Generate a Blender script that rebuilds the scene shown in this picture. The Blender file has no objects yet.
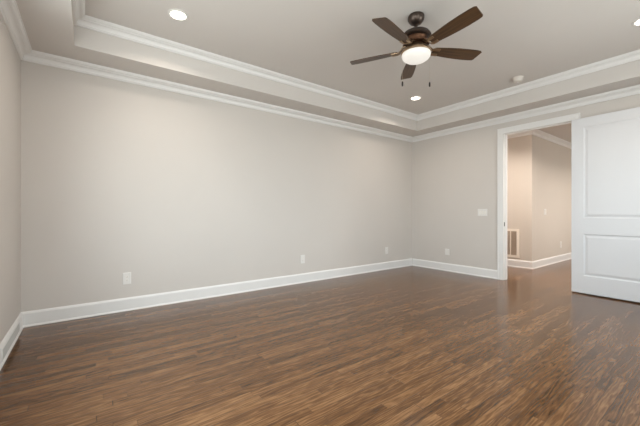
import bpy, bmesh, math, random
from mathutils import Vector, Matrix

PI = math.pi
scene = bpy.context.scene
COL = scene.collection

# ------------------------------------------------------------------ camera
cam_d = bpy.data.cameras.new('camera')
cam_d.sensor_width = 36.0
cam_d.lens = 315.0 / 640.0 * 36.0
cam_d.shift_y = -0.5 / 640.0
cam_d.clip_start = 0.02
cam = bpy.data.objects.new('camera', cam_d)
cam.location = (0, 0, 1.13)
cam.rotation_euler = (PI / 2, 0, -math.atan2(0.5963, 0.8027))
COL.objects.link(cam)
scene.camera = cam

# ------------------------------------------------------------------ world, exposure
scene.view_settings.view_transform = 'Standard'
scene.view_settings.look = 'None'
scene.view_settings.gamma = 1.0
scene.view_settings.use_curve_mapping = False
scene.view_settings.exposure = 0.40
scene.cycles.max_bounces = 16
scene.cycles.diffuse_bounces = 10
scene.cycles.glossy_bounces = 6
scene.cycles.transparent_max_bounces = 12
scene.cycles.sample_clamp_indirect = 6.0
scene.cycles.caustics_reflective = False
scene.cycles.caustics_refractive = False

world = bpy.data.worlds.new('overcast_sky')
scene.world = world
world.use_nodes = True
bg = world.node_tree.nodes['Background']
# bright overcast sky above the horizon, duller ground below it
SKY = 8.0
wn, wl = world.node_tree.nodes, world.node_tree.links
w_tc = wn.new('ShaderNodeTexCoord'); w_sp = wn.new('ShaderNodeSeparateXYZ'); w_cr = wn.new('ShaderNodeValToRGB')
w_mr = wn.new('ShaderNodeMapRange'); w_mr.inputs['From Min'].default_value = -0.12; w_mr.inputs['From Max'].default_value = 0.12
wl.new(w_tc.outputs['Generated'], w_sp.inputs[0]); wl.new(w_sp.outputs['Z'], w_mr.inputs['Value'])
wl.new(w_mr.outputs['Result'], w_cr.inputs['Fac']); wl.new(w_cr.outputs['Color'], bg.inputs['Color'])
w_cr.color_ramp.elements[0].color = (0.72, 0.73, 0.73, 1)
w_cr.color_ramp.elements[1].color = (0.87, 0.94, 1.0, 1)
bg.inputs['Strength'].default_value = SKY

# room dimensions (metres)
XL, XR, YB, YF = -0.515, 5.605, 4.24, -0.54
SOF, CEIL = 2.72, 3.00
TX0, TX1, TY0, TY1 = -0.09, 5.175, -0.12, 3.80
WT = 0.12
HX, HY, HC = 7.16, 2.53, 2.78          # hallway far wall, side wall, ceiling
HX1 = 10.6
DY0, DY1, DH = 1.47, 2.395, 2.445      # doorway
WINS_F = [(0.75, 2.15), (2.95, 4.35)]  # windows in the wall behind the camera
WZ0, WZ1 = 0.72, 2.40
WZL = 2.455
WIN_H_FILL = (8.2, 9.25)                      # unseen window, added to brighten the hallway
WIN_L = (0.35, 2.85)                   # window in the left wall

# daylight portals in the window openings
def portal(name, loc, rot, sx, sy):
    l = bpy.data.lights.new(name, 'AREA')
    l.shape = 'RECTANGLE'; l.size = sx; l.size_y = sy
    l.cycles.is_portal = True
    o = bpy.data.objects.new(name, l)
    o.location = loc; o.rotation_euler = rot
    COL.objects.link(o)
for (a, b) in WINS_F + [WIN_H_FILL]:
    portal('window_daylight', ((a + b) / 2, YF - WT - 0.01, (WZ0 + WZ1) / 2), (PI / 2, 0, 0), b - a, WZ1 - WZ0)
portal('window_daylight', (XL - WT - 0.01, sum(WIN_L) / 2, (WZ0 + WZL) / 2), (PI / 2, 0, -PI / 2), WIN_L[1] - WIN_L[0], WZL - WZ0)


# ------------------------------------------------------------------ materials
def new_mat(name):
    m = bpy.data.materials.new(name)
    m.use_nodes = True
    return m, m.node_tree.nodes, m.node_tree.links, m.node_tree.nodes['Principled BSDF']

def N(nt_nodes, typ, **kw):
    n = nt_nodes.new(typ)
    for k, v in kw.items():
        setattr(n, k, v)
    return n

def paint(name, col, rough=0.6, bump=0.02, scale=220.0, var=0.03):
    m, n, l, p = new_mat(name)
    tc = N(n, 'ShaderNodeTexCoord')
    ns = N(n, 'ShaderNodeTexNoise'); ns.inputs['Scale'].default_value = scale; ns.inputs['Detail'].default_value = 3
    l.new(tc.outputs['Object'], ns.inputs['Vector'])
    n2 = N(n, 'ShaderNodeTexNoise'); n2.inputs['Scale'].default_value = 1.3
    l.new(tc.outputs['Object'], n2.inputs['Vector'])
    mx = N(n, 'ShaderNodeMix', data_type='RGBA')
    mx.inputs[6].default_value = (*[c * (1 - var) for c in col], 1)
    mx.inputs[7].default_value = (*[min(1, c * (1 + var)) for c in col], 1)
    l.new(n2.outputs['Fac'], mx.inputs[0])
    l.new(mx.outputs[2], p.inputs['Base Color'])
    b = N(n, 'ShaderNodeBump'); b.inputs['Strength'].default_value = bump; b.inputs['Distance'].default_value = 0.002
    l.new(ns.outputs['Fac'], b.inputs['Height'])
    l.new(b.outputs['Normal'], p.inputs['Normal'])
    p.inputs['Roughness'].default_value = rough
    return m

def metal(name, col, rough=0.35, metallic=1.0):
    m, n, l, p = new_mat(name)
    tc = N(n, 'ShaderNodeTexCoord')
    ns = N(n, 'ShaderNodeTexNoise'); ns.inputs['Scale'].default_value = 35.0; ns.inputs['Detail'].default_value = 4
    l.new(tc.outputs['Object'], ns.inputs['Vector'])
    mr = N(n, 'ShaderNodeMapRange'); mr.inputs['To Min'].default_value = rough * 0.8; mr.inputs['To Max'].default_value = rough * 1.25
    l.new(ns.outputs['Fac'], mr.inputs['Value'])
    l.new(mr.outputs['Result'], p.inputs['Roughness'])
    p.inputs['Base Color'].default_value = (*col, 1)
    p.inputs['Metallic'].default_value = metallic
    return m

def glow(name, col, strength):
    m, n, l, p = new_mat(name)
    p.inputs['Base Color'].default_value = (0.34, 0.33, 0.31, 1)
    p.inputs['Roughness'].default_value = 0.4
    p.inputs['Emission Color'].default_value = (*col, 1)
    p.inputs['Emission Strength'].default_value = strength
    return m

def wood(name, dark, light, rough, along='X', scale=1.0):
    """streaky dark stained veneer, grain along the object's own axis"""
    m, n, l, p = new_mat(name)
    tc = N(n, 'ShaderNodeTexCoord')
    mp = N(n, 'ShaderNodeMapping')
    mp.inputs['Scale'].default_value = (2.0 * scale, 40 * scale, 40 * scale)
    l.new(tc.outputs['Object'], mp.inputs['Vector'])
    ns = N(n, 'ShaderNodeTexNoise'); ns.inputs['Scale'].default_value = 1.6; ns.inputs['Detail'].default_value = 5; ns.inputs['Distortion'].default_value = 0.6
    l.new(mp.outputs['Vector'], ns.inputs['Vector'])
    cr = N(n, 'ShaderNodeValToRGB')
    cr.color_ramp.elements[0].position = 0.3; cr.color_ramp.elements[0].color = (*dark, 1)
    cr.color_ramp.elements[1].position = 0.72; cr.color_ramp.elements[1].color = (*light, 1)
    l.new(ns.outputs['Fac'], cr.inputs['Fac'])
    l.new(cr.outputs['Color'], p.inputs['Base Color'])
    p.inputs['Roughness'].default_value = rough
    return m

def oak_floor():
    m, n, l, p = new_mat('stained_oak_strip_floor')
    BW, BL = 0.058, 0.85
    tc = N(n, 'ShaderNodeTexCoord')
    sp = N(n, 'ShaderNodeSeparateXYZ'); l.new(tc.outputs['Object'], sp.inputs[0])
    def mth(op, a, b=None, c=None):
        q = N(n, 'ShaderNodeMath', operation=op)
        for i, v in enumerate((a, b, c)):
            if v is None: continue
            if isinstance(v, (int, float)): q.inputs[i].default_value = v
            else: l.new(v, q.inputs[i])
        return q.outputs[0]
    yb = mth('DIVIDE', sp.outputs['Y'], BW)
    row = mth('FLOOR', yb)
    fy = mth('FRACT', yb)
    wr = N(n, 'ShaderNodeTexWhiteNoise', noise_dimensions='1D'); l.new(row, wr.inputs['W'])
    xo = mth('ADD', mth('DIVIDE', sp.outputs['X'], BL), mth('MULTIPLY', wr.outputs['Value'], 7.3))
    # unequal board lengths
    xo = mth('ADD', xo, mth('MULTIPLY', mth('SINE', mth('ADD', mth('MULTIPLY', xo, 2.7), row)), 0.22))
    brd = mth('FLOOR', xo)
    fx = mth('FRACT', xo)
    cv = N(n, 'ShaderNodeCombineXYZ'); l.new(row, cv.inputs[0]); l.new(brd, cv.inputs[1])
    wn = N(n, 'ShaderNodeTexWhiteNoise', noise_dimensions='2D'); l.new(cv.outputs[0], wn.inputs['Vector'])
    rnd = wn.outputs['Value']
    # seams
    ey = mth('MINIMUM', fy, mth('SUBTRACT', 1.0, fy))
    ex = mth('MULTIPLY', mth('MINIMUM', fx, mth('SUBTRACT', 1.0, fx)), BL / BW)
    edge = mth('MINIMUM', ey, ex)
    seam = N(n, 'ShaderNodeMapRange'); seam.inputs['From Min'].default_value = 0.0; seam.inputs['From Max'].default_value = 0.022
    l.new(edge, seam.inputs['Value'])
    # grain coordinates, shifted for each board
    gx = mth('ADD', sp.outputs['X'], mth('MULTIPLY', rnd, 37.0))
    gy = mth('ADD', sp.outputs['Y'], mth('MULTIPLY', rnd, 11.0))
    gv = N(n, 'ShaderNodeCombineXYZ'); l.new(mth('MULTIPLY', gx, 1.5), gv.inputs[0]); l.new(mth('MULTIPLY', gy, 12.0), gv.inputs[1])
    warp = N(n, 'ShaderNodeTexNoise'); warp.inputs['Scale'].default_value = 1.6; warp.inputs['Detail'].default_value = 2
    l.new(gv.outputs[0], warp.inputs['Vector'])
    ring = mth('SINE', mth('ADD', mth('MULTIPLY', warp.outputs['Fac'], 30.0), mth('MULTIPLY', gy, 240.0)))
    ring = mth('MULTIPLY_ADD', ring, 0.5, 0.5)
    ring = mth('POWER', ring, 2.2)
    pv = N(n, 'ShaderNodeCombineXYZ'); l.new(mth('MULTIPLY', gx, 11.0), pv.inputs[0]); l.new(mth('MULTIPLY', gy, 120.0), pv.inputs[1])
    pore = N(n, 'ShaderNodeTexNoise'); pore.inputs['Scale'].default_value = 1.0; pore.inputs['Detail'].default_value = 3
    l.new(pv.outputs[0], pore.inputs['Vector'])
    bv = N(n, 'ShaderNodeCombineXYZ'); l.new(mth('MULTIPLY', gx, 1.1), bv.inputs[0]); l.new(mth('MULTIPLY', gy, 5.0), bv.inputs[1])
    blot = N(n, 'ShaderNodeTexNoise'); blot.inputs['Scale'].default_value = 1.5; blot.inputs['Detail'].default_value = 2
    l.new(bv.outputs[0], blot.inputs['Vector'])
    t = mth('ADD', mth('MULTIPLY', rnd, 0.30), mth('MULTIPLY', ring, 0.26))
    t = mth('ADD', t, mth('MULTIPLY', pore.outputs['Fac'], 0.80))
    t = mth('ADD', t, mth('MULTIPLY', blot.outputs['Fac'], 0.40))
    t = mth('SUBTRACT', t, 0.37)
    cr = N(n, 'ShaderNodeValToRGB')
    e = cr.color_ramp.elements
    e[0].position = 0.08; e[0].color = (0.036, 0.0155, 0.0052, 1)
    e[1].position = 0.95; e[1].color = (0.255, 0.133, 0.057, 1)
    k = e.new(0.5); k.color = (0.122, 0.0560, 0.0208, 1)
    l.new(t, cr.inputs['Fac'])
    mx = N(n, 'ShaderNodeMix', data_type='RGBA')
    mx.inputs[6].default_value = (0.022, 0.011, 0.006, 1)
    l.new(cr.outputs['Color'], mx.inputs[7]); l.new(seam.outputs['Result'], mx.inputs[0])
    l.new(mx.outputs[2], p.inputs['Base Color'])
    rg = N(n, 'ShaderNodeMapRange'); rg.inputs['To Min'].default_value = 0.16; rg.inputs['To Max'].default_value = 0.23
    l.new(blot.outputs['Fac'], rg.inputs['Value']); l.new(rg.outputs['Result'], p.inputs['Roughness'])
    p.inputs['Specular IOR Level'].default_value = 0.40
    h = mth('ADD', mth('MULTIPLY', seam.outputs['Result'], 1.0), mth('MULTIPLY', ring, -0.06))
    h = mth('ADD', h, mth('MULTIPLY', rnd, 0.25))
    b = N(n, 'ShaderNodeBump'); b.inputs['Strength'].default_value = 0.25; b.inputs['Distance'].default_value = 0.0012
    l.new(h, b.inputs['Height']); l.new(b.outputs['Normal'], p.inputs['Normal'])
    return m

def window_glass():
    m, n, l, p = new_mat('clear_window_glass')
    n.remove(p)
    out = n['Material Output']
    tr = N(n, 'ShaderNodeBsdfTransparent'); tr.inputs['Color'].default_value = (0.96, 0.98, 0.97, 1)
    gl = N(n, 'ShaderNodeBsdfGlossy'); gl.inputs['Roughness'].default_value = 0.02
    fr = N(n, 'ShaderNodeFresnel'); fr.inputs['IOR'].default_value = 1.45
    mx = N(n, 'ShaderNodeMixShader')
    geo = N(n, 'ShaderNodeNewGeometry')             # reflect on entry only, so steep views stay clear
    inv = N(n, 'ShaderNodeMath', operation='SUBTRACT'); inv.inputs[0].default_value = 1.0
    mul = N(n, 'ShaderNodeMath', operation='MULTIPLY')
    l.new(geo.outputs['Backfacing'], inv.inputs[1]); l.new(fr.outputs[0], mul.inputs[0]); l.new(inv.outputs[0], mul.inputs[1])
    l.new(mul.outputs[0], mx.inputs[0]); l.new(tr.outputs[0], mx.inputs[1]); l.new(gl.outputs[0], mx.inputs[2])
    l.new(mx.outputs[0], out.inputs['Surface'])
    return m

M = {
    'wall': paint('greige_wall_paint', (0.60, 0.565, 0.53), 0.62),
    'ceiling': paint('greige_ceiling_paint', (0.61, 0.58, 0.55), 0.75),
    'hall_wall': paint('hallway_beige_paint', (0.60, 0.545, 0.485), 0.62),
    'trim': paint('white_trim_enamel', (0.76, 0.755, 0.745), 0.35, 0.008, 90, 0.01),
    'door': paint('white_door_enamel', (0.655, 0.665, 0.685), 0.36, 0.008, 90, 0.01),
    'floor': oak_floor(),
    'plastic': paint('white_plastic', (0.74, 0.725, 0.70), 0.35, 0.0, 60, 0.01),
    'ivory': paint('ivory_plastic', (0.80, 0.775, 0.73), 0.4, 0.0, 60, 0.01),
    'detector': paint('detector_plastic', (0.66, 0.62, 0.57), 0.45, 0.0, 60, 0.01),
    'slot': paint('dark_slot', (0.05, 0.047, 0.045), 0.6, 0.0, 60, 0.01),
    'louver': paint('brown_vent_metal', (0.46, 0.37, 0.29), 0.5, 0.0, 60, 0.02),  # even mid-brown for the grille louvers
    'grey_vent': paint('grey_vent_metal', (0.46, 0.46, 0.45), 0.45, 0.0, 60, 0.02),
    'vent': paint('cream_vent_enamel', (0.82, 0.76, 0.68), 0.4, 0.0, 60, 0.01),
    'bronze': metal('aged_bronze', (0.085, 0.064, 0.053), 0.36, 0.85),
    'bronze_light': metal('brushed_bronze', (0.36, 0.255, 0.16), 0.32, 0.9),
    'copper': metal('copper_bronze', (0.105, 0.05, 0.027), 0.45, 0.85),
    'blade': wood('walnut_blade_veneer', (0.030, 0.014, 0.0055), (0.10, 0.052, 0.023), 0.4),
    'blade_top': wood('walnut_blade_back', (0.024, 0.013, 0.008), (0.06, 0.034, 0.02), 0.4),
    'bowl': glow('frosted_glass_bowl', (1.0, 0.95, 0.87), 0.48),
    'can_lens': glow('frosted_downlight_lens', (1.0, 0.90, 0.78), 8.0),
    'glass': window_glass(),
    'chain': metal('chain_metal', (0.62, 0.56, 0.48), 0.35),
    'black': metal('dark_bronze_hardware', (0.035, 0.03, 0.028), 0.45, 0.6),
}


# ------------------------------------------------------------------ mesh helpers
def obj(name, bm, mat, parent=None, smooth=False, loc=None, bevel=0.0):
    me = bpy.data.meshes.new(name)
    bmesh.ops.recalc_face_normals(bm, faces=bm.faces)
    if bevel:
        pass
    bm.to_mesh(me); bm.free()
    for mm in (mat if isinstance(mat, (list, tuple)) else [mat]):
        me.materials.append(mm)
    if smooth:
        for f in me.polygons: f.use_smooth = True
    o = bpy.data.objects.new(name, me)
    COL.objects.link(o)
    if loc is not None: o.location = loc
    if parent is not None: o.parent = parent
    if bevel:
        md = o.modifiers.new('bevel', 'BEVEL'); md.width = bevel; md.segments = 2; md.limit_method = 'ANGLE'
    if smooth == 'auto':
        for f in me.polygons: f.use_smooth = True
        md = o.modifiers.new('edges', 'EDGE_SPLIT'); md.split_angle = math.radians(38)
    return o

def struct(o, label=None, cat=None):
    o['kind'] = 'structure'
    if label: o['label'] = label
    if cat: o['category'] = cat
    return o

def tag(o, label, cat, group=None):
    o['label'] = label; o['category'] = cat
    if group: o['group'] = group
    return o

def empty(name, loc=(0, 0, 0), rot=(0, 0, 0)):
    o = bpy.data.objects.new(name, None)
    o.empty_display_size = 0.1
    o.location = loc; o.rotation_euler = rot
    COL.objects.link(o)
    return o

def box(bm, x0, x1, y0, y1, z0, z1, mtx=None):
    vs = [bm.verts.new((x, y, z)) for z in (z0, z1) for y in (y0, y1) for x in (x0, x1)]
    for f in ((0, 2, 3, 1), (4, 5, 7, 6), (0, 1, 5, 4), (1, 3, 7, 5), (3, 2, 6, 7), (2, 0, 4, 6)):
        bm.faces.new([vs[i] for i in f])
    if mtx is not None:
        bmesh.ops.transform(bm, matrix=mtx, verts=vs)
    return vs

def lathe(bm, prof, seg=32, center=(0, 0, 0), mtx=None):
    """prof: list of (radius, z); closed with caps where radius is 0"""
    rings = []
    allv = []
    for r, z in prof:
        if r < 1e-6:
            v = bm.verts.new((center[0], center[1], center[2] + z)); rings.append([v]); allv.append(v)
        else:
            ring = [bm.verts.new((center[0] + r * math.cos(2 * PI * k / seg), center[1] + r * math.sin(2 * PI * k / seg), center[2] + z)) for k in range(seg)]
            rings.append(ring); allv += ring
    for a, b in zip(rings, rings[1:]):
        for k in range(seg):
            k2 = (k + 1) % seg
            if len(a) == 1 and len(b) == 1: continue
            if len(a) == 1: bm.faces.new((a[0], b[k], b[k2]))
            elif len(b) == 1: bm.faces.new((a[k], a[k2], b[0]))
            else: bm.faces.new((a[k], a[k2], b[k2], b[k]))
    if mtx is not None: bmesh.ops.transform(bm, matrix=mtx, verts=allv)

def sweep(bm, path, prof, closed=False):
    """sweep a profile of (inset, z) along a plan polyline; the room lies to the LEFT of the path, corners are mitred"""
    n = len(path)
    P = [Vector(p) for p in path]
    cols = []
    for i in range(n):
        if closed or 0 < i < n - 1:
            d0 = (P[i] - P[i - 1]).normalized(); d1 = (P[(i + 1) % n] - P[i]).normalized()
        elif i == 0:
            d0 = d1 = (P[1] - P[0]).normalized()
        else:
            d0 = d1 = (P[-1] - P[-2]).normalized()
        n0 = Vector((-d0.y, d0.x)); n1 = Vector((-d1.y, d1.x))
        mt = (n0 + n1) / (1.0 + n0.dot(n1))
        cols.append([bm.verts.new((P[i].x + mt.x * q, P[i].y + mt.y * q, z)) for q, z in prof])
    m = len(prof)
    for i in range(n if closed else n - 1):
        a, b = cols[i], cols[(i + 1) % n]
        for k in range(m):
            k2 = (k + 1) % m
            bm.faces.new((a[k], b[k], b[k2], a[k2]))
    if not closed:
        bm.faces.new(cols[0]); bm.faces.new(cols[-1])

def wall_box(bm, axis, c0, c1, a0, a1, z0, z1, holes=()):
    """wall slab with rectangular openings; axis is the one it runs along, c its thickness range"""
    def put(p0, p1, q0, q1):
        if p1 - p0 < 1e-6 or q1 - q0 < 1e-6: return
        if axis == 'X': box(bm, p0, p1, c0, c1, q0, q1)
        else: box(bm, c0, c1, p0, p1, q0, q1)
    cur = a0
    for (h0, h1, g0, g1) in sorted(holes):
        put(cur, h0, z0, z1); put(h0, h1, z0, g0); put(h0, h1, g1, z1)
        cur = h1
    put(cur, a1, z0, z1)


# ------------------------------------------------------------------ room shell
bm = bmesh.new()
box(bm, XL - WT, HX1 + 0.1, YF - WT, YB + WT, -0.05, 0.0)
struct(obj('floor', bm, M['floor']))

ZT = 3.12
bm = bmesh.new(); wall_box(bm, 'X', YB, YB + WT, XL - WT, XR + WT, 0, ZT)
struct(obj('wall_back', bm, M['wall']))
bm = bmesh.new(); wall_box(bm, 'Y', XL - WT, XL, YF, YB, 0, ZT, [(WIN_L[0], WIN_L[1], WZ0, WZL)])
struct(obj('wall_left', bm, M['wall']))
bm = bmesh.new(); wall_box(bm, 'X', YF - WT, YF, XL - WT, XR + WT, 0, ZT, [(a, b, WZ0, WZ1) for a, b in WINS_F])
struct(obj('wall_front', bm, M['wall']))
bm = bmesh.new(); wall_box(bm, 'Y', XR, XR + WT, YF, YB, 0, ZT, [(DY0 - 0.02, DY1 + 0.02, 0, DH + 0.02)])
struct(obj('wall_right', bm, M['wall']))
# hallway
bm = bmesh.new(); wall_box(bm, 'Y', HX, HX + WT, HY, YB, 0, 2.9)
struct(obj('wall_hall', bm, M['hall_wall']))
bm = bmesh.new(); wall_box(bm, 'X', HY, HY + WT, HX + WT, HX1 + 0.1, 0, 2.9)
struct(obj('wall_hall_side', bm, M['hall_wall']))
bm = bmesh.new(); wall_box(bm, 'X', YB, YB + WT, XR + WT, HX + WT, 0, 2.9)
struct(obj('wall_hall_back', bm, M['hall_wall']))
bm = bmesh.new(); wall_box(bm, 'Y', HX1, HX1 + 0.1, YF, HY, 0, 2.9)
struct(obj('wall_hall_right', bm, M['hall_wall']))
bm = bmesh.new(); wall_box(bm, 'X', YF - WT, YF, XR + WT, HX1 + 0.1, 0, 2.9, [(WIN_H_FILL[0], WIN_H_FILL[1], WZ0, WZ1)])
struct(obj('wall_hall_front', bm, M['hall_wall']))
bm = bmesh.new(); box(bm, XR + WT, HX1 + 0.1, YF - WT, YB + WT, HC, HC + 0.1)
struct(obj('ceiling_hall', bm, M['ceiling']))

# tray ceiling: lower soffit ring, upright faces, raised middle (a solid ring below a slab)
bm = bmesh.new()
box(bm, XL, XR, YF, YB, CEIL, CEIL + 0.1)
box(bm, XL, TX0, YF, YB, SOF, CEIL)
box(bm, TX1, XR, YF, YB, SOF, CEIL)
box(bm, TX0, TX1, YF, TY0, SOF, CEIL)
box(bm, TX0, TX1, TY1, YB, SOF, CEIL)
struct(obj('ceiling', bm, M['ceiling']))

def crown_prof(zc, drop, proj):
    # bead, fillet, cove, raised fillet, ovolo, top fillet
    pts = [(0, -drop), (0.011, -drop), (0.015, -drop + 0.004), (0.015, -drop + 0.011), (0.021, -drop + 0.013)]
    mx, mz = proj * 0.58, -drop * 0.40
    for k in range(1, 6):                             # concave cove
        a = PI / 2 * k / 5
        pts.append((0.021 + (mx - 0.021) * (1 - math.cos(a)), -drop + 0.013 + (mz + drop - 0.013) * math.sin(a)))
    pts += [(mx + 0.009, mz), (mx + 0.009, mz + 0.005)]
    for k in range(1, 5):                             # convex ovolo
        a = PI / 2 * k / 4
        pts.append((mx + 0.009 + (proj - 0.006 - mx - 0.009) * math.sin(a), mz + 0.005 + (-0.013 - mz - 0.005) * (1 - math.cos(a))))
    pts += [(proj, -0.013), (proj, 0.0), (0, 0)]
    return [(a, zc + b) for a, b in pts]

room = [(XL, YF), (XR, YF), (XR, YB), (XL, YB)]
bm = bmesh.new(); sweep(bm, room, crown_prof(SOF, 0.092, 0.092), True)
struct(obj('trim_1', bm, M['trim']), 'white crown moulding where the walls meet the lower ceiling', 'crown moulding')
bm = bmesh.new(); sweep(bm, [(TX0, TY0), (TX1, TY0), (TX1, TY1), (TX0, TY1)], crown_prof(CEIL, 0.087, 0.085), True)
struct(obj('trim_2', bm, M['trim']), 'white crown moulding around the raised tray ceiling', 'crown moulding')
hall = [(XR + WT, YF), (HX1, YF), (HX1, HY), (HX, HY), (HX, YB), (XR + WT, YB)]
bm = bmesh.new(); sweep(bm, hall, crown_prof(HC, 0.092, 0.092), True)
struct(obj('trim_3', bm, M['trim']), 'white crown moulding in the hallway', 'crown moulding')

BASE = [(0, 0), (0.024, 0), (0.024, 0.008), (0.020, 0.016), (0.015, 0.019), (0.015, 0.128), (0.011, 0.138), (0.006, 0.148), (0, 0.150)]
CW = 0.092                                             # door casing width
for nm, path in (
    ('baseboard_back', [(XR, YB), (XL, YB)]),
    ('baseboard_left', [(XL, YB), (XL, YF)]),
    ('baseboard_front', [(XL, YF), (XR, YF)]),
):
    # mitre at the room corners: extend the profile along the neighbouring walls' direction
    d = (Vector(path[1]) - Vector(path[0])).normalized()
    bm = bmesh.new(); sweep(bm, path, BASE)
    for v in bm.verts:                                 # 45 degree mitres at both ends
        p = Vector((v.co.x, v.co.y))
        nrm = Vector((-d.y, d.x))
        off = (p - Vector(path[0])).dot(nrm)
        s = (p - Vector(path[0])).dot(d)
        if s < 1e-4: q = p + d * off
        else: q = p - d * off
        v.co.x, v.co.y = q.x, q.y
    struct(obj(nm, bm, M['trim']))
bm = bmesh.new()
sweep(bm, [(XR, DY1 + CW + 0.0), (XR, YB - 0.024)], BASE)
sweep(bm, [(XR, YF + 0.024), (XR, DY0 - CW)], BASE)
struct(obj('baseboard_right', bm, M['trim']))
bm = bmesh.new(); sweep(bm, [(HX1, HY), (HX, HY), (HX, YB)], BASE)
struct(obj('baseboard_hall', bm, M['trim']))

# ------------------------------------------------------------------ doorway and door
door = struct(empty('door_1', (XR, DY0, 0)), 'white two panel door folded back against the wall beside the hallway opening', 'door')
def dpart(name, bm, m, parent=door, **k):
    bmesh.ops.translate(bm, verts=bm.verts, vec=(-XR, -DY0, 0))
    return obj(name, bm, m, parent, **k)

def casing_side(x_wall, sgn, y0, y1):
    """flat stock casing with a raised back band; sgn gives the side of the wall it sits on"""
    bm = bmesh.new()
    a, b = sorted((x_wall, x_wall + sgn * 0.018))
    c, e = sorted((x_wall, x_wall + sgn * 0.024))
    box(bm, a, b, y1, y1 + CW - 0.014, 0, DH)
    box(bm, c, e, y1 + CW - 0.014, y1 + CW, 0, DH + CW)
    box(bm, a, b, y0 - CW + 0.014, y0, 0, DH)
    box(bm, c, e, y0 - CW, y0 - CW + 0.014, 0, DH + CW)
    box(bm, a, b, y0 - CW + 0.014, y1 + CW - 0.014, DH, DH + CW - 0.014)
    box(bm, c, e, y0 - CW + 0.014, y1 + CW - 0.014, DH + CW - 0.014, DH + CW)
    return bm
dpart('door_casing', casing_side(XR, -1, DY0, DY1), M['trim'])
dpart('door_casing', casing_side(XR + WT, 1, DY0, DY1), M['trim'])
bm = bmesh.new()
box(bm, XR, XR + WT, DY0 - 0.02, DY0, 0, DH); box(bm, XR, XR + WT, DY1, DY1 + 0.02, 0, DH)
box(bm, XR, XR + WT, DY0 - 0.02, DY1 + 0.02, DH, DH + 0.02)
box(bm, XR + 0.042, XR + 0.08, DY1 - 0.011, DY1, 0, DH); box(bm, XR + 0.042, XR + 0.08, DY0, DY0 + 0.011, 0, DH)
box(bm, XR + 0.042, XR + 0.08, DY0 + 0.011, DY1 - 0.011, DH - 0.011, DH)
jamb = dpart('door_jamb', bm, M['trim'])
bm = bmesh.new(); box(bm, XR + 0.008, XR + 0.034, DY1 - 0.0025, DY1 + 0.001, 0.90, 0.966)
sp_ = dpart('strike_plate', bm, M['slot'], jamb); sp_['label'] = 'small dark strike plate on the white jamb'

# door leaf: built flat with x along its width (hinge edge at 0), y its thickness, then turned against the wall
LW, LT, LH = 0.915, 0.035, 2.42
def leaf_face(bm, y, s):
    """one face of the leaf with two sunk and raised panels; s=+1 points out along +y"""
    xs = [0, 0.132, LW - 0.132, LW]
    zs = [0, 0.235, 0.818, 1.033, 2.295, LH]
    g = {}
    for i, x in enumerate(xs):
        for k, z in enumerate(zs):
            g[i, k] = bm.verts.new((x, y, z))
    for i in range(3):
        for k in range(5):
            if i == 1 and k in (1, 3): continue
            bm.faces.new((g[i, k], g[i + 1, k], g[i + 1, k + 1], g[i, k + 1]))
    for k in (1, 3):
        ring = [g[1, k], g[2, k], g[2, k + 1], g[1, k + 1]]
        for ins, dep in ((0.006, 0.002), (0.012, 0.009), (0.022, 0.010), (0.030, 0.009), (0.052, 0.003)):
            x0, x1, z0, z1 = xs[1] + ins, xs[2] - ins, zs[k] + ins, zs[k + 1] - ins
            nr = [bm.verts.new((x, y - s * dep, z)) for x, z in ((x0, z0), (x1, z0), (x1, z1), (x0, z1))]
            for q in range(4):
                bm.faces.new((ring[q], ring[(q + 1) % 4], nr[(q + 1) % 4], nr[q]))
            ring = nr
        bm.faces.new(ring)
    return g
bm = bmesh.new()
f0 = leaf_face(bm, LT, 1); f1 = leaf_face(bm, 0, -1)
for k in range(5):
    bm.faces.new((f0[0, k], f0[0, k + 1], f1[0, k + 1], f1[0, k])); bm.faces.new((f0[3, k], f0[3, k + 1], f1[3, k + 1], f1[3, k]))
for i in range(3):
    bm.faces.new((f0[i, 0], f0[i + 1, 0], f1[i + 1, 0], f1[i, 0])); bm.faces.new((f0[i, 5], f0[i + 1, 5], f1[i + 1, 5], f1[i, 5]))
leaf = obj('door_leaf', bm, M['door'], door)
# leaf +x runs along -Y of the room (slightly out from the wall), leaf +y points into the room (-X)
TILT = math.radians(2.3)
ax = Vector((-math.sin(TILT), -math.cos(TILT), 0)); ay = Vector((-math.cos(TILT), math.sin(TILT), 0))
corner = Vector((5.525 - XR, 1.459 - DY0, 0.018))       # hinge edge, room side face
o0 = corner - ay * LT
leaf.matrix_local = Matrix(((ax.x, ay.x, 0, o0.x), (ax.y, ay.y, 0, o0.y), (0, 0, 1, o0.z), (0, 0, 0, 1)))
for z in (0.20, 0.95, 1.55, 2.22):                      # hinges between jamb edge and leaf
    bm = bmesh.new()
    lathe(bm, [(0, -0.05), (0.006, -0.05), (0.006, 0.05), (0, 0.05)], 10, (-0.004, -0.003, z))
    box(bm, 0.0, 0.003, -0.002, 0.026, z - 0.045, z + 0.045)
    obj('hinge', bm, M['trim'], leaf)

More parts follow.
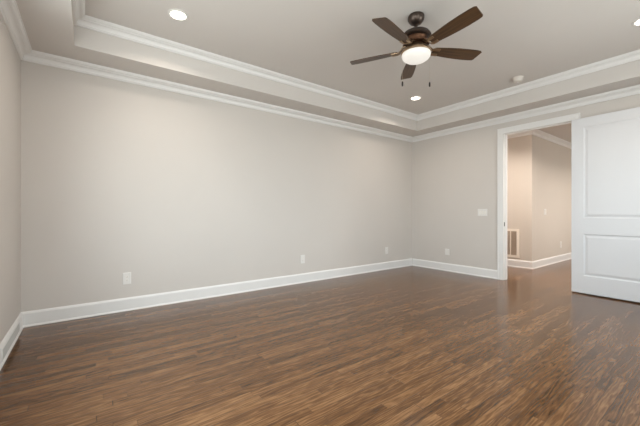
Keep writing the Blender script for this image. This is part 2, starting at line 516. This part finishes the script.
# ------------------------------------------------------------------ windows
def window(num, origin, rz, w, cap=None, WZ1=WZ1):
    """sash window in its own frame: x across, y towards the room, z up"""
    win = struct(empty('window_%d' % num, origin, (0, 0, rz)))
    h0, h1 = WZ0, WZ1
    a, b = -w / 2, w / 2
    bm = bmesh.new()
    c = 0.09
    box(bm, a - c, a, 0, 0.02, h0, h1); box(bm, b, b + c, 0, 0.02, h0, h1)
    e = cap if cap else c + 0.02
    box(bm, a - c, b + c, 0, 0.02, h1, h1 + c)
    box(bm, a - e, b + e, 0, 0.022, h1 + c + 0.036, h1 + c + 0.08)
    box(bm, a - c, b + c, 0, 0.02, h1 + c, h1 + c + 0.036)
    obj('window_casing', bm, M['trim'], win)
    bm = bmesh.new(); box(bm, a - c, b + c, 0, 0.05, h0 - 0.03, h0); box(bm, a - c, b + c, 0, 0.02, h0 - 0.12, h0 - 0.03)
    obj('window_sill', bm, M['trim'], win)
    n = 2 if w < 2 else 3
    bw = w / n
    for k in range(n):
        x0, x1 = a + k * bw, a + (k + 1) * bw
        bm = bmesh.new(); f = 0.045
        for (p0, p1, q0, q1) in ((x0, x0 + f, h0, h1), (x1 - f, x1, h0, h1), (x0 + f, x1 - f, h0, h0 + f), (x0 + f, x1 - f, h1 - f, h1), (x0 + f, x1 - f, (h0 + h1) / 2 - 0.02, (h0 + h1) / 2 + 0.02)):
            box(bm, p0, p1, -0.09, -0.04, q0, q1)
        sash = obj('window_sash', bm, M['trim'], win)
        bm = bmesh.new(); box(bm, x0 + f, x1 - f, -0.067, -0.063, h0 + f, h1 - f)
        obj('pane', bm, M['glass'], sash)
for i, (a, b) in enumerate(WINS_F):
    window(i + 1, ((a + b) / 2, YF, 0), 0.0, b - a)
window(3, (XL, sum(WIN_L) / 2, 0), -PI / 2, WIN_L[1] - WIN_L[0], 0.535, WZL)
window(4, (sum(WIN_H_FILL) / 2, YF, 0), 0.0, WIN_H_FILL[1] - WIN_H_FILL[0])  # added out of view, its daylight lifts the hallway walls

# ------------------------------------------------------------------ ceiling fan
FX, FY = 2.52, 1.86
fan = tag(empty('ceiling_fan', (FX, FY, CEIL)), 'bronze five blade ceiling fan with dark wood blades and a lit glass bowl', 'ceiling fan')
def fl(name, prof, m, parent=fan, seg=40):
    bm = bmesh.new(); lathe(bm, [(r, z - CEIL) for r, z in prof], seg)
    return obj(name, bm, m, parent, smooth='auto')
fl('canopy', [(0, CEIL), (0.070, CEIL), (0.076, CEIL - 0.008), (0.077, CEIL - 0.025), (0.070, CEIL - 0.050), (0.052, CEIL - 0.072), (0.030, CEIL - 0.084), (0, CEIL - 0.086)], M['bronze'])
fl('downrod', [(0, 2.93), (0.013, 2.93), (0.013, 2.876), (0.024, 2.872), (0.028, 2.860), (0.028, 2.85), (0, 2.85)], M['bronze'])
motor = fl('motor_housing', [(0, 2.858), (0.045, 2.858), (0.088, 2.848), (0.120, 2.828), (0.136, 2.806), (0.137, 2.794), (0.128, 2.786), (0.106, 2.782), (0.098, 2.780), (0, 2.780)], M['bronze'])
fl('band', [(0.129, 2.7855), (0.1385, 2.7935), (0.139, 2.7975), (0.1375, 2.802), (0.134, 2.805), (0.128, 2.797)], M['bronze'], motor)
fl('motor_neck', [(0, 2.782), (0.100, 2.782), (0.092, 2.772), (0.084, 2.756), (0.084, 2.742), (0.094, 2.734), (0.120, 2.732), (0.124, 2.727), (0.120, 2.721), (0, 2.721)], M['copper'])
fl('light_fitter', [(0, 2.722), (0.070, 2.722), (0.078, 2.712), (0.094, 2.698), (0.116, 2.680), (0.134, 2.662), (0.141, 2.650), (0.141, 2.642), (0.137, 2.637), (0.130, 2.636), (0, 2.640)], M['bronze_light'])
fl('glass_bowl', [(0.131, 2.637), (0.1335, 2.630), (0.130, 2.612), (0.118, 2.594), (0.096, 2.578), (0.066, 2.567), (0.033, 2.561), (0, 2.559)], M['bowl'])

ZB = 2.680                                             # blade plane
PITCH = math.radians(12.5)
def blade_mesh():
    """flat blade running out along +x: narrow root, widening to a slanted clipped tip"""
    pts = [(0.185, -0.046), (0.24, -0.053), (0.32, -0.062), (0.42, -0.070), (0.52, -0.073), (0.60, -0.072), (0.648, -0.068), (0.664, -0.056),
           (0.646, 0.050), (0.636, 0.060), (0.60, 0.065), (0.52, 0.068), (0.42, 0.066), (0.32, 0.060), (0.24, 0.052), (0.185, 0.046), (0.172, 0.032), (0.172, -0.032)]
    bm = bmesh.new()
    lo = [bm.verts.new((x, y, -0.004)) for x, y in pts]; hi = [bm.verts.new((x, y, 0.004)) for x, y in pts]
    a = bm.faces.new(lo); b = bm.faces.new(list(reversed(hi))); b.material_index = 1
    for k in range(len(pts)):
        k2 = (k + 1) % len(pts); bm.faces.new((lo[k], lo[k2], hi[k2], hi[k]))
    return bm
def iron_mesh():
    """cast blade bracket: arm from the motor spreading into a forked plate under the blade"""
    bm = bmesh.new()
    # plan outline (half), height of the underside: the arm drops from the motor to the blade
    st = [(0.092, 0.026, 0.036), (0.118, 0.027, 0.034), (0.140, 0.029, 0.012), (0.156, 0.034, -0.008), (0.176, 0.045, -0.0125), (0.232, 0.047, -0.0125)]
    def strip(y0f, y1f, seq):
        rows = []
        for x, hw, z in seq:
            rows.append([bm.verts.new((x, hw * y0f, z)), bm.verts.new((x, hw * y1f, z)), bm.verts.new((x, hw * y1f, z + 0.008)), bm.verts.new((x, hw * y0f, z + 0.008))])
        for a, b in zip(rows, rows[1:]):
            for k in range(4): bm.faces.new((a[k], b[k], b[(k + 1) % 4], a[(k + 1) % 4]))
        bm.faces.new(rows[0]); bm.faces.new(rows[-1])
    strip(-1, 1, st[:4]); strip(-1, -0.42, st[3:]); strip(0.42, 1, st[3:])
    return bm
for k in range(5):
    ang = math.radians(-97.5 + 72 * k)
    bl = obj('blade', blade_mesh(), [M['blade'], M['blade_top']], fan)
    bl.rotation_mode = 'QUATERNION'
    mtx = Matrix.Translation((0, 0, ZB - CEIL)) @ Matrix.Rotation(ang, 4, 'Z') @ Matrix.Rotation(-PITCH, 4, 'X')
    bl.matrix_local = mtx
    ir = obj('blade_bracket', iron_mesh(), M['bronze_light'], bl)
    ir['label'] = 'bronze bracket'

for dx, dy, zl in ((-0.108, 0.077, 2.375), (0.108, -0.077, 2.372)):
    bm = bmesh.new()
    lathe(bm, [(0, 2.665 - CEIL), (0.0009, 2.665 - CEIL), (0.0009, zl - CEIL), (0, zl - CEIL)], 6, (dx * 0.98, dy * 0.98, 0))
    ch = obj('pull_chain', bm, M['chain'], fan)
    bm = bmesh.new()
    lathe(bm, [(0, 0.002), (0.004, 0), (0.0075, -0.008), (0.0085, -0.03), (0.007, -0.044), (0, -0.047)], 12, (dx * 0.98, dy * 0.98, zl - CEIL))
    obj('pull_knob', bm, M['black'], ch, smooth=True)

# ------------------------------------------------------------------ recessed downlights
def downlight(x, y, z, label, power, group=None, col=(1.0, 0.88, 0.77)):
    t = tag(empty('recessed_light', (x, y, z)), label, 'recessed light', group)
    bm = bmesh.new(); lathe(bm, [(0.066, 0), (0.090, 0), (0.090, -0.004), (0.084, -0.009), (0.070, -0.010), (0.066, -0.004), (0.066, 0)], 36)
    obj('trim_ring', bm, M['plastic'], t, smooth='auto')
    bm = bmesh.new(); lathe(bm, [(0, -0.0005), (0.066, -0.0005), (0.066, -0.005), (0, -0.007)], 36)
    obj('lens', bm, M['can_lens'], t, smooth='auto')
    l = bpy.data.lights.new('downlight_lamp', 'AREA')
    l.shape = 'DISK'; l.size = 0.12; l.energy = power; l.color = col; l.spread = math.radians(150)
    o = bpy.data.objects.new('downlight_lamp', l); COL.objects.link(o)
    o.location = (0, 0, -0.013); o.parent = t
    return t
CANP = 7.5
GC = 'recessed lights in the tray ceiling'
downlight(0.70, 3.19, CEIL, 'round lit recessed light near the left corner of the tray ceiling', CANP, GC)
downlight(0.70, 0.55, CEIL, 'lit recessed light in the tray ceiling by the corner between the windows', CANP, GC)
downlight(4.36, 0.575, CEIL, 'lit recessed light in the tray ceiling on the door side, rightmost of the ceiling lights', CANP, GC)
downlight(4.32, 3.20, CEIL, 'round lit recessed light beyond the ceiling fan near the far corner', CANP, GC)
GH = 'unseen fill lights added in the hallway ceiling'
for (x, y) in ((5.98, 3.2), (6.35, 1.6), (8.1, 0.7), (9.5, 0.9)):  # unseen downlights added as fill for the hallway
    downlight(x, y, HC, 'unseen recessed light added to fill the hallway beyond the doorway', 23, GH, (1.0, 0.90, 0.81))

# ------------------------------------------------------------------ smoke detector
sm = tag(empty('smoke_detector', (4.81, 1.87, CEIL)), 'small round white smoke detector on the ceiling above the doorway side', 'smoke detector')
bm = bmesh.new(); lathe(bm, [(0, 0), (0.070, 0), (0.070, -0.012), (0.067, -0.016), (0, -0.016)], 32)
obj('mounting_base', bm, M['detector'], sm, smooth='auto')
bm = bmesh.new(); lathe(bm, [(0, -0.016), (0.062, -0.016), (0.060, -0.042), (0.05, -0.056), (0.03, -0.061), (0, -0.062)], 32)
cv = obj('cover', bm, M['detector'], sm, smooth='auto')
bm = bmesh.new(); lathe(bm, [(0, -0.0615), (0.012, -0.0612), (0.011, -0.065), (0, -0.0655)], 16, (0.0, 0.0, 0))
obj('test_button', bm, M['plastic'], cv, smooth='auto')

# ------------------------------------------------------------------ outlets and switches (local frame: x across, y out of the wall, z up)
def plate_mesh(w, h):
    bm = bmesh.new()
    b = 0.004
    o_ = [(-w/2, -h/2), (w/2, -h/2), (w/2, h/2), (-w/2, h/2)]
    i_ = [(-w/2 + b, -h/2 + b), (w/2 - b, -h/2 + b), (w/2 - b, h/2 - b), (-w/2 + b, h/2 - b)]
    v0 = [bm.verts.new((x, 0, z)) for x, z in o_]; v1 = [bm.verts.new((x, 0.003, z)) for x, z in o_]; v2 = [bm.verts.new((x, 0.006, z)) for x, z in i_]
    bm.faces.new(v0); bm.faces.new(v2)
    for k in range(4):
        j = (k + 1) % 4
        bm.faces.new((v0[k], v0[j], v1[j], v1[k])); bm.faces.new((v1[k], v1[j], v2[j], v2[k]))
    return bm
def outlet(loc, rz, label, w=0.082, h=0.135, blank=False, group='duplex outlets along the baseboards'):
    t = tag(empty('wall_outlet', loc, (0, 0, rz)), label, 'wall outlet', group)
    obj('cover_plate', plate_mesh(w, h), M['plastic'], t)
    for s in (1, -1):
        bm = bmesh.new()
        rr = [(0.017 * math.cos(q), 0.0145 * math.sin(q)) for q in [2 * PI * k / 20 for k in range(20)]]
        rr = [(max(-0.0165, min(0.0165, x)), max(-0.0125, min(0.0125, z * 1.0))) for x, z in rr]
        a = [bm.verts.new((x, 0.0055, s * 0.0195 + z)) for x, z in rr]; b = [bm.verts.new((x, 0.0078, s * 0.0195 + z)) for x, z in rr]
        bm.faces.new(a); bm.faces.new(b)
        for k in range(20): bm.faces.new((a[k], a[(k + 1) % 20], b[(k + 1) % 20], b[k]))
        rc = obj('receptacle', bm, M['ivory'], t)
        bm = bmesh.new()
        z = s * 0.0195
        box(bm, -0.0075, -0.0055, 0.0076, 0.0082, z - 0.002, z + 0.006); box(bm, 0.0055, 0.0075, 0.0076, 0.0082, z - 0.002, z + 0.005)
        lathe(bm, [(0, 0), (0.0025, 0), (0.0025, 0.0006), (0, 0.0006)], 8, (0, 0, 0), Matrix.Translation((0, 0.0076, z - 0.007)) @ Matrix.Rotation(-PI / 2, 4, 'X'))
        obj('slots', bm, M['slot'], rc)
    bm = bmesh.new(); lathe(bm, [(0, 0), (0.0035, 0), (0.003, 0.0014), (0, 0.0018)], 10, (0, 0, 0), Matrix.Translation((0, 0.0058, 0)) @ Matrix.Rotation(-PI / 2, 4, 'X'))
    obj('screw', bm, M['ivory'], t)
    return t
BACK, RIGHT, HALL = PI, PI / 2, PI / 2
outlet((0.378, YB, 0.370), BACK, 'white duplex outlet on the long wall nearest the left corner')
outlet((2.80, YB, 0.378), BACK, 'white outlet midway along the long wall, second from the left corner')
outlet((4.80, YB, 0.375), BACK, 'white outlet on the long wall nearest the far corner')
outlet((XR, 3.42, 0.367), RIGHT, 'white outlet low on the short wall left of the doorway, below the light switch', 0.09, 0.115)
outlet((8.82, HY, 0.385), BACK, 'white outlet low on the hallway side wall beyond the doorway', 0.09, 0.15)

def switch(loc, rz, label, gangs, w):
    t = tag(empty('light_switch', loc, (0, 0, rz)), label, 'light switch')
    obj('cover_plate', plate_mesh(w, 0.122), M['plastic'], t)
    for g in range(gangs):
        x = (g - (gangs - 1) / 2) * 0.046
        bm = bmesh.new()
        vs = [(-0.0165, 0.0055, -0.033), (0.0165, 0.0055, -0.033), (0.0165, 0.0055, 0.033), (-0.0165, 0.0055, 0.033),
              (-0.0165, 0.0075, -0.033), (0.0165, 0.0075, -0.033), (0.0165, 0.0115, 0.033), (-0.0165, 0.0115, 0.033)]
        V = [bm.verts.new((p[0] + x, p[1], p[2])) for p in vs]
        for f in ((0, 1, 2, 3), (4, 5, 6, 7), (0, 1, 5, 4), (1, 2, 6, 5), (2, 3, 7, 6), (3, 0, 4, 7)): bm.faces.new([V[i] for i in f])
        obj('rocker', bm, M['ivory'], t)
    return t
switch((XR, 2.745, 1.13), RIGHT, 'white three gang rocker switch plate left of the doorway', 3, 0.165)
switch((7.86, HY, 1.145), BACK, 'pale rocker switch plate on the hallway side wall', 2, 0.118)

# ------------------------------------------------------------------ return air grille in the hallway (x across, y out of the wall)
gr = tag(empty('return_air_grille', (HX, 3.06, 0.492), (0, 0, RIGHT)), 'tall pale return air grille low on the hallway wall beside the doorway', 'air vent')
GW, GHh = 0.61, 0.596
fr, pw, mu = 0.050, 0.1085, 0.0253
bm = bmesh.new()
box(bm, -GW/2, GW/2, 0, 0.012, GHh/2 - fr, GHh/2); box(bm, -GW/2, GW/2, 0, 0.012, -GHh/2, -GHh/2 + fr)
box(bm, -GW/2, -GW/2 + fr, 0, 0.012, -GHh/2 + fr, GHh/2 - fr); box(bm, GW/2 - fr, GW/2, 0, 0.012, -GHh/2 + fr, GHh/2 - fr)
obj('grille_frame', bm, M['vent'], gr)
for k in range(4):
    x0 = -GW/2 + fr + k * (pw + mu)
    if k < 3:
        bm = bmesh.new(); box(bm, x0 + pw, x0 + pw + mu * 0.6, 0, 0.011, -GHh/2 + fr, GHh/2 - fr)
        obj('mullion', bm, M['vent'], gr)
    bm = bmesh.new()
    box(bm, x0, x0 + pw, 0.0005, 0.001, -GHh/2 + fr, GHh/2 - fr)
    z = -GHh/2 + fr + 0.008
    while z < GHh/2 - fr - 0.006:
        vs = box(bm, x0, x0 + pw, -0.006, 0.006, -0.0008, 0.0008, Matrix.Translation((0, 0.0065, z)) @ Matrix.Rotation(math.radians(-38), 4, 'X'))
        z += 0.0135
    obj('louver_panel', bm, M['louver'], gr)

# ------------------------------------------------------------------ register set into the left baseboard
rg_ = tag(empty('baseboard_register', (XL + 0.0148, 3.645, 0.073), (0, 0, -PI / 2)), 'long grey louvered register set into the left baseboard near the corner', 'air vent')
RW, RH = 0.75, 0.092
bm = bmesh.new()
box(bm, -RW/2, RW/2, 0, 0.005, RH/2 - 0.007, RH/2); box(bm, -RW/2, RW/2, 0, 0.005, -RH/2, -RH/2 + 0.007)
box(bm, -RW/2, -RW/2 + 0.010, 0, 0.005, -RH/2 + 0.007, RH/2 - 0.007); box(bm, RW/2 - 0.010, RW/2, 0, 0.005, -RH/2 + 0.007, RH/2 - 0.007)
obj('register_frame', bm, M['trim'], rg_)
bm = bmesh.new()
box(bm, -RW/2 + 0.010, RW/2 - 0.010, 0.0002, 0.0008, -RH/2 + 0.007, RH/2 - 0.007)
for k in range(7):
    z = -RH/2 + 0.0125 + k * 0.0112
    box(bm, -RW/2 + 0.010, RW/2 - 0.010, -0.0035, 0.0035, -0.0007, 0.0007, Matrix.Translation((0, 0.0035, z)) @ Matrix.Rotation(math.radians(-35), 4, 'X'))
obj('louver_panel', bm, M['grey_vent'], rg_)
